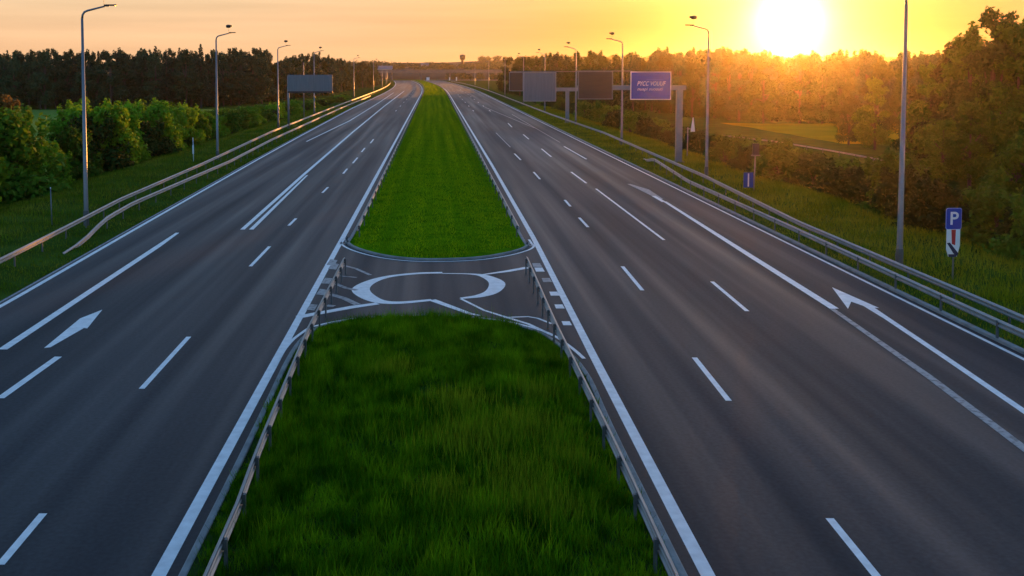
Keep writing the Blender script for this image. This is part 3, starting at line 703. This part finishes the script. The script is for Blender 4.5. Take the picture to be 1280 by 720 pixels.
# ------------------------------------------------------------------ trees and bushes
def leaf_mesh(name, clumps, n, size, mat, seed, flat=.0, outlier=.04):
    r = np.random.default_rng(seed); C = np.array(clumps, dtype=float)
    wgt = (C[:, 3] * C[:, 4] * C[:, 5]) ** .62; idx = r.choice(len(C), n, p=wgt / wgt.sum())
    d = r.normal(size=(n, 3)); d /= np.linalg.norm(d, axis=1)[:, None]
    rad = r.uniform(0, 1, n) ** .42
    rad = np.where(r.uniform(size=n) < outlier, rad * r.uniform(1.05, 1.35, n), rad)
    # uneven shell so clumps do not read as balls
    rad *= 1 + .22 * np.sin(5 * d[:, 0] + idx * 1.7) * np.sin(4 * d[:, 1] + idx) 
    P = C[idx, :3] + d * rad[:, None] * C[idx, 3:6]
    nrm_ = d + r.normal(size=(n, 3)) * .75; nrm_[:, 2] += .25; nrm_ /= np.linalg.norm(nrm_, axis=1)[:, None]
    t = np.cross(nrm_, r.normal(size=(n, 3))); t /= np.linalg.norm(t, axis=1)[:, None]; b = np.cross(nrm_, t)
    s = size * r.uniform(.55, 1.35, n); s = s[:, None]
    V = np.stack([P - t * s * .9, P + b * s * .5 + nrm_ * s * .12, P + t * s * .9, P - b * s * .5 + nrm_ * s * .12], 1).reshape(-1, 3)
    keep = V[:, 2].min()
    Fc = np.arange(4 * n).reshape(n, 4)
    return np_mesh(name, V, Fc, mat, 4)
def trunk_mesh(name, h, r0, limbs, mat, lean=0.0):
    m = MB()
    m.tube([(0, 0, -1.0), (0, 0, .2), (lean * .4, 0, h * .5), (lean, .1, h)], [r0 * 1.25, r0, r0 * .65, r0 * .18], 8)
    for (z, x, y, ze, rr) in limbs:
        m.tube([(lean * z / h, 0, z), (x * .5, y * .5, (z + ze) / 2 - .2), (x, y, ze)], [rr, rr * .6, rr * .2], 6)
    me = bpy.data.meshes.new(name); me.from_pydata([tuple(v) for v in m.v], [], m.f); me.materials.append(mat); me.update(); return me
def broadleaf(seed, h=12.0, w=4.2, n=4200, size=.34, mat='leaf_forest', base=.06, nc=30):
    r = np.random.default_rng(seed); cl = []
    for k in range(nc):
        t = r.uniform(0, 1); z = h * (base + (1 - base) * t)
        env = w * math.sin(math.pi * min(1, (.12 + .88 * t) ** .8)) ** .6 * (1.0 - .35 * t)
        a = r.uniform(0, 6.283); q = env * r.uniform(.15, 1) ** .6
        s = w * r.uniform(.22, .40) * (1.1 - .45 * t)
        cl.append((q * math.cos(a), q * math.sin(a), min(z, h - s * .5), s, s, s * r.uniform(.65, .95)))
    for k in range(5):
        a = r.uniform(0, 6.283); s = w * r.uniform(.10, .18); q = w * r.uniform(0, .45)
        cl.append((q * math.cos(a), q * math.sin(a), h * r.uniform(.94, 1.04), s * .8, s * .8, s * 1.6))
    crown = leaf_mesh('crown', cl, n, size, M[mat], seed)
    limbs = [(h * r.uniform(.2, .6), c[0] * .9, c[1] * .9, c[2], h * .010 + .03) for c in cl[:12] if c[2] > h * .3]
    return trunk_mesh('trunk', h * .85, h * .016 + .04, limbs, M['bark'], r.uniform(-.3, .3)), crown
def conifer(seed, h=15.0, w=2.6, n=5000, size=.23, mat='needle'):
    r = np.random.default_rng(seed); cl = []
    for k in range(34):
        t = k / 33; z = h * (.15 + .84 * t); env = w * (1 - t) ** .8 + .18
        for j in range(3):
            a = r.uniform(0, 6.283); q = env * r.uniform(.35, .8)
            cl.append((q * math.cos(a), q * math.sin(a), z + r.uniform(-.2, .2), env * .42 + .08, env * .42 + .08, .30 + .02 * h * (1 - t)))
    return trunk_mesh('trunk', h * .97, h * .013 + .04, [], M['bark']), leaf_mesh('crown', cl, n, size, M[mat], seed)
def bush(seed, h=4.5, w=3.0, n=4200, size=.24, mat='leaf_bush', nc=20):
    r = np.random.default_rng(seed); cl = []
    for k in range(nc):
        t = r.uniform(0, 1); a = r.uniform(0, 6.283)
        q = w * (1 - t * .75) * r.uniform(.1, 1) ** .6; s = w * r.uniform(.20, .36)
        cl.append((q * math.cos(a), q * math.sin(a), h * (.08 + .84 * t), s, s, s * r.uniform(.8, 1.3)))
    for k in range(6):
        a = r.uniform(0, 6.283); q = w * r.uniform(0, .6); s = w * .10
        cl.append((q * math.cos(a), q * math.sin(a), h * r.uniform(.85, 1.05), s, s, s * 3))
    crown = leaf_mesh('foliage', cl, n, size, M[mat], seed)
    limbs = [(.1 + h * .1 * r.uniform(), c[0] * .8, c[1] * .8, c[2], .035 + .01 * h) for c in cl[:9]]
    return trunk_mesh('stem', h * .8, .05 + h * .012, limbs, M['bark']), crown
FOREST = [broadleaf(100 + k, 12 + k % 3, 3.6 + .5 * (k % 3), 7000, .26, 'leaf_forest') for k in range(5)]
CONIF = [conifer(140 + k, 15 + k, 2.4 + .3 * k) for k in range(3)]
OLIVE = [broadleaf(160 + k, 11 + k % 3, 3.6 + .5 * (k % 2), 7000, .26, 'leaf_olive') for k in range(4)]
NEAR = [broadleaf(180 + k, 12 + k, 4.2, 11000, .24, 'leaf_olive' if k % 2 else 'leaf_bush', .08, 34) for k in range(3)]
BUSHB = [bush(200 + k, 4.5, 2.9, 6500, .20, 'leaf_bright', 24) for k in range(4)]
BUSHD = [bush(220 + k, 4.2, 2.9, 5500, .22, 'leaf_bush', 22) for k in range(4)]
BUSHO = [bush(240 + k, 3.4, 3.0, 5500, .20, 'leaf_olive', 22) for k in range(4)]
AMBER = bush(260, 8.0, 2.9, 8000, .22, 'leaf_amber', 28)
def plant(name, protos, x, y, label, cat, group, scale=1.0, sz=None, parts=('trunk', 'crown')):
    p = protos if isinstance(protos, tuple) else random.choice(protos)
    o = empty(name, (x, y, float(gz(x, y)) - .05), label, cat, group, random.uniform(0, 6.283))
    sz = sz or scale; o.scale = (scale, scale, sz)
    for nm, me in zip(parts, p): link(nm, me, o)
    return o
def top_h(ytop, Y, x=None): return CAMH + (HOR - ytop) * Y / F
# left forest band, four rows deep
for row in range(3):
    for px in np.arange(-150, 335, 13):
        px_ = px + random.uniform(-6, 6); Y = 282 + row * 16 + random.uniform(-6, 6) + max(0, px - 230) * .35
        X = (px_ - PX0) * Y / F
        H = top_h(random.uniform(66, 76) - row * 1.5, Y) + 1.0
        if random.random() < .2:
            p = random.choice(CONIF); h0 = 15 + CONIF.index(p); H += random.uniform(.2, 2.6)
        else:
            p = random.choice(FOREST); h0 = 12 + FOREST.index(p) % 3
        s = H / h0
        plant('forest_tree', p, X, Y, 'dark tree in the dense forest band beyond the left field', 'tree', 'trees of the left forest band', max(s, .95), s)
for px in np.arange(318, 486, 6):
    for row in range(2):
        Y = np.interp(px, [318, 400, 440, 486], [320, 400, 520, 690]) + row * 22 + random.uniform(-8, 8); X = (px + random.uniform(-3, 3) - PX0) * Y / F
        if X > -33 + float(bend(Y)): X = -33 + float(bend(Y)) - random.uniform(0, 6)
        H = top_h(np.interp(px, [318, 345, 400, 425, 440, 486], [72, 74, 72, 73, 78, 79]) + random.uniform(-2, 4), Y)
        p = random.choice(FOREST + OLIVE[:2]); s = H / 12.5
        plant('forest_tree', p, X, Y, 'brownish tree in the wood behind the grey left panel', 'tree', 'trees of the wood along the far left verge', s, s)
# left bushes
for Y in np.arange(58, 330, 4.2):
    for row in range(3):
        if row == 2 and Y > 150: continue
        X = -35.0 - row * 5.2 + random.uniform(-1.5, 1.5) + float(np.interp(Y, [58, 150, 330], [0, 1.5, 6.5])); y = Y + random.uniform(-1.5, 1.5)
        px = PX0 + X * F / Y
        if px < -140: continue
        yt = np.interp(px, [-140, 0, 14, 24, 68, 86, 110, 225, 250, 330, 420], [112, 122, 132, 176, 176, 136, 124, 128, 138, 130, 124])
        H = max(1.6, (top_h(yt, y) + 1.15) / 1.20) * random.uniform(.72, 1.08)
        q_ = random.random(); pr = random.choice(BUSHB if q_ < .58 else BUSHO if q_ < .75 else BUSHD)
        plant('bush', pr, X, y, 'green bush in the leafy belt between left verge and field', 'bush', 'bushes of the left belt', max(.9, H / 4.4 * 1.1), H / 4.4, ('stem', 'foliage'))
plant('bush', AMBER, -40.0, 96, 'tall amber tinted bush at the left end of the green belt', 'bush', None, 1.0, 1.0, ('stem', 'foliage'))
# right forest band under the sun
for row in range(3):
    for px in np.arange(640, 1330, 13):
        px_ = px + random.uniform(-6, 6)
        Y = np.interp(px, [640, 720, 850, 950, 1060, 1200], [430, 310, 240, 212, 206, 190]) + row * 15 + random.uniform(-5, 5)
        X = (px_ - PX0) * Y / F
        yt = np.interp(px, [640, 700, 760, 880, 940, 985, 1040, 1120, 1200], [78, 76, 75, 70, 74, 77, 75, 78, 74]) + random.uniform(-4, 3)
        H = top_h(yt, Y) + 1.0
        p = random.choice(OLIVE + FOREST[:2]); s = H / 12.0
        plant('woodland_tree', p, X, Y, 'hazy back-lit tree in the woodland below the setting sun', 'tree', 'trees of the right woodland', max(s, .9), s)
# nearer right trees
for px, Y, yt, lab in ((1062, 140, 108, 'low round tree right of the meadow, against the woodland'), (1095, 132, 100, 'tree standing behind the nearest right lamp, before the woodland'), (1132, 124, 92, 'leafy tree just right of the nearest right lamp'),
                       (1165, 118, 84, 'dark tree left of the tall pair at the right edge'), (1192, 112, 62, 'slim tree stepping up to the tall crowns on the right'), (1212, 106, 46, 'tall tree left of the highest crown on the right'), (1240, 100, 27, 'highest feathery tree on the right, rising above the horizon'),
                       (1275, 98, 34, 'tall loose-crowned tree cut by the right picture edge'), (1310, 96, 40, 'tall tree beyond the right picture edge'), (1345, 92, 40, 'tall tree farthest beyond the right picture edge'),
                       (1180, 96, 150, 'small dark tree in front of the tall right trees'), (1215, 90, 128, 'rounded dark tree below the tall right crowns')):
    X = (px - PX0) * Y / F; H = top_h(yt, Y) + 1.0; p = random.choice(NEAR); s = H / (12 + NEAR.index(p))
    plant('broadleaf_tree', p, X, Y, lab, 'tree', 'nearer trees on the right', max(s, .62), s)
for px, Y, yt, lab in ((1262, 66, 150, 'bright green rounded tree nearest the right picture edge'), (1300, 62, 120, 'green tree at the right edge behind the parking sign')):
    X = (px - PX0) * Y / F; H = top_h(yt, Y) + 1.0; p = NEAR[0]; s = H / 12
    plant('broadleaf_tree', p, X, Y, lab, 'tree', 'nearer trees on the right', max(s, .6), s)
# right bushes
for Y in np.arange(42, 300, 4.0):
    for row in range(3):
        X = 31.0 + row * 4.6 + random.uniform(-1.3, 1.3); y = Y + random.uniform(-1.5, 1.5); px = PX0 + X * F / Y
        if px > 1420 or (Y > 130 and row == 2 and random.random() < .5): continue
        yt = np.interp(px, [600, 640, 720, 800, 860, 940, 1000, 1100, 1190, 1280], [106, 112, 130, 146, 166, 184, 191, 208, 236, 268])
        H = max(1.3, (top_h(yt, y) + 1.15) / 1.12) * random.uniform(.75, 1.05)
        pr = random.choice(BUSHO if random.random() < .6 else BUSHD)
        plant('bush', pr, X, y, 'olive bush in the thicket below the right verge', 'bush', 'bushes of the right thicket', max(.85, H / 3.6), H / 3.6, ('stem', 'foliage'))
# far woods as masses
def far_wood(x0, x1, y0, y1, n, h, mat, label, seed, zf=None, nl=26000):
    r = np.random.default_rng(seed); cl = []
    for k in range(n):
        x, y = r.uniform(x0, x1), r.uniform(y0, y1); s = r.uniform(3, 5); hh = h * r.uniform(.7, 1.15)
        if not zf and abs(x - float(bend(y))) < 36: continue
        cl.append((x, y, hh * .5 + (float(zf(np.float64(x), np.float64(y))) if zf else 0), s, s, hh * .52))
    o = link('far_wood', leaf_mesh('far_wood', cl, nl, 1.1, M[mat], seed)); tag(o, label, 'woodland', None, 'stuff')
far_wood(-260, -45, 560, 1050, 170, 12, 'leaf_forest', 'far wood left of the motorway', 5)
far_wood(60, 520, 430, 1000, 260, 13, 'leaf_olive', 'far wood right of the motorway', 6)
far_wood(-300, 400, 955, 1010, 200, 6.5, 'leaf_forest', 'wood at the foot of the far hills', 7)

far_wood(-170, 330, 1075, 1175, 420, 6, 'leaf_forest', 'scattered wood along the crest of the far hill', 8, HILLF[0], 40000)
far_wood(60, 700, 1300, 1440, 420, 6, 'leaf_forest', 'wood on the farthest ridge', 9, HILLF[1], 40000)

# ------------------------------------------------------------------ grass blades
def blades(name, label, P, h, w, mat, seed, lean=.5):
    r = np.random.default_rng(seed); n = len(P); a = r.uniform(0, 6.283, n)
    hh = h * r.uniform(.5, 1.3, n); ww = w * r.uniform(.7, 1.3, n); la = a + np.pi / 2 + r.normal(size=n) * .35; ll = lean * hh * r.uniform(.2, 1, n)
    tx, ty = np.cos(a) * ww / 2, np.sin(a) * ww / 2
    base = np.asarray(P); top = base + np.stack([np.cos(la) * ll, np.sin(la) * ll, hh], 1)
    side = np.stack([tx, ty, np.zeros(n)], 1); sink = np.array([0, 0, -.03])
    V = np.stack([base - side + sink, base + side + sink, top], 1).reshape(-1, 3)
    o = link(name, np_mesh(name, V, np.arange(3 * n).reshape(n, 3), M[mat], 3)); tag(o, label, 'grass', None, 'stuff'); return o
def island_points(outline, span, y0, y1, n, z0, crown, seed, clump=None):
    r = np.random.default_rng(seed); yy = r.uniform(y0, y1, n); tab_y = np.linspace(y0, y1, 200); tab = [span(v) for v in tab_y]
    lo = np.interp(yy, tab_y, [t[0] if t else 0 for t in tab]); hi = np.interp(yy, tab_y, [t[1] if t else 0 for t in tab])
    t = r.uniform(.012, .988, n); x = lo + (hi - lo) * t
    ed = edge_dist(x, yy, outline); z = z0 + crown * smooth(0, 2.6, ed)
    return np.stack([x, yy, z], 1), .35 + .65 * smooth(0, 1.0, ed)
P, t = island_points(near_nose, near_span, 14, ny1 - .05, 150000, .05, .22, 1)
dens = wob(P[:, 0], P[:, 1], 2.2, 40)
keep = rng.uniform(-1.1, .9, len(P)) < dens + .55
P = P[keep]; hgt = (.13 + .10 * np.clip(dens[keep] + .3, 0, 1.3)) * t[keep]
blades('grass', 'grass covering the near median island', P, hgt, .022, 'blade', 2, 1.3)
Pt, tt = island_points(near_nose, near_span, 15, ny1 - .15, 2600, .05, .22, 31)
rt = np.random.default_rng(32); sz = rt.uniform(.35, 1.0, len(Pt)) ** 1.6 * 1.9 * (1 + .35 * wob(Pt[:, 0], Pt[:, 1], 1.4, 33)) * tt; ti = np.repeat(np.arange(len(Pt)), 46)
off = rt.normal(size=(len(ti), 2)) * (.10 * sz[ti])[:, None]
PT = Pt[ti].copy(); PT[:, :2] += off
blades('grass_tufts', 'ragged grass tufts on the near median island', PT, .27 * sz[ti], .022, 'blade', 34, .9)
P2, _ = island_points(near_nose, near_span, 16, ny1 - .5, 130000, .05, .22, 3)
m = np.zeros(len(P2))
for cx, cy, rr in ((1.0, 24.5, 1.0), (2.3, 25.2, .8), (1.9, 22.2, .7), (.6, 27.0, .7), (3.1, 23.2, .6), (2.0, 20.8, .8), (-1.2, 30, .5), (.2, 21.2, .5), (2.9, 28, .5)):
    m = np.maximum(m, np.exp(-((P2[:, 0] - cx) ** 2 + (P2[:, 1] - cy) ** 2) / rr ** 2))
kk = rng.uniform(0, 1, len(P2)) < m * .8
blades('tall_grass', 'taller seeding tufts on the near median island', P2[kk], .46, .026, 'blade_dry', 4, .5)
P, t = island_points(far_out, far_span, fy0 + .05, 850, 420000, .05, .15, 5)
kp = rng.uniform(0, 1, len(P)) < np.interp(P[:, 1], [50, 110, 240, 850], [1, .8, .5, .4])
P = P[kp]; blades('grass', 'short grass covering the far median strip', P, (.10 + .0003 * P[:, 1]) * t[kp], .03 + .0003 * P[:, 1], 'blade_mown', 6, 1.5)
def verge(n, side, seed):
    r = np.random.default_rng(seed); y = 14 + (260 - 14) * r.uniform(0, 1, n) ** 1.9
    if side < 0: x = x_outer_left(y) - .45 - r.uniform(0, 1, n) * (np.interp(y, [0, 150, 260], [16.5, 14, 8]))
    else: x = 19.35 + r.uniform(0, 1, n) * 12.0
    ok = wob(x, y, .8, 50 + side) + r.uniform(-1, .8, n) > -.7
    x, y = x[ok], y[ok]; return np.stack([x, y, gz(x, y)], 1)
P = verge(150000, -1, 7); d = np.abs(P[:, 0]); blades('grass', 'grass on the left verge', P, np.where(d > 22.5, .26, .13), .03 + .00022 * P[:, 1], 'blade_verge', 8, .7)
P = verge(170000, 1, 9); d = np.abs(P[:, 0]); blades('grass', 'grass on the right verge, back-lit yellow put into its colour', P, np.where(d > 22.0, .32, .14), .03 + .00022 * P[:, 1], 'blade_backlit_tint', 10, .7)

# ------------------------------------------------------------------ haze
hz = MB().box((0, 1450, 10.5), (5000, 4000, 31)).build('haze', None)
hz.data.materials.clear()
hm = bpy.data.materials.new('haze'); hm.use_nodes = True; ht = hm.node_tree; ht.nodes.clear()
ho = N(ht, 'ShaderNodeOutputMaterial'); pv = N(ht, 'ShaderNodeVolumePrincipled')
pv.inputs['Color'].default_value = (.95, .84, .78, 1); pv.inputs['Density'].default_value = HAZE_DENSITY; pv.inputs['Anisotropy'].default_value = .92
ht.links.new(pv.outputs[0], ho.inputs['Volume']); hz.data.materials.append(hm)
tag(hz, kind='stuff', label='thin warm evening haze over the whole valley', cat='haze')
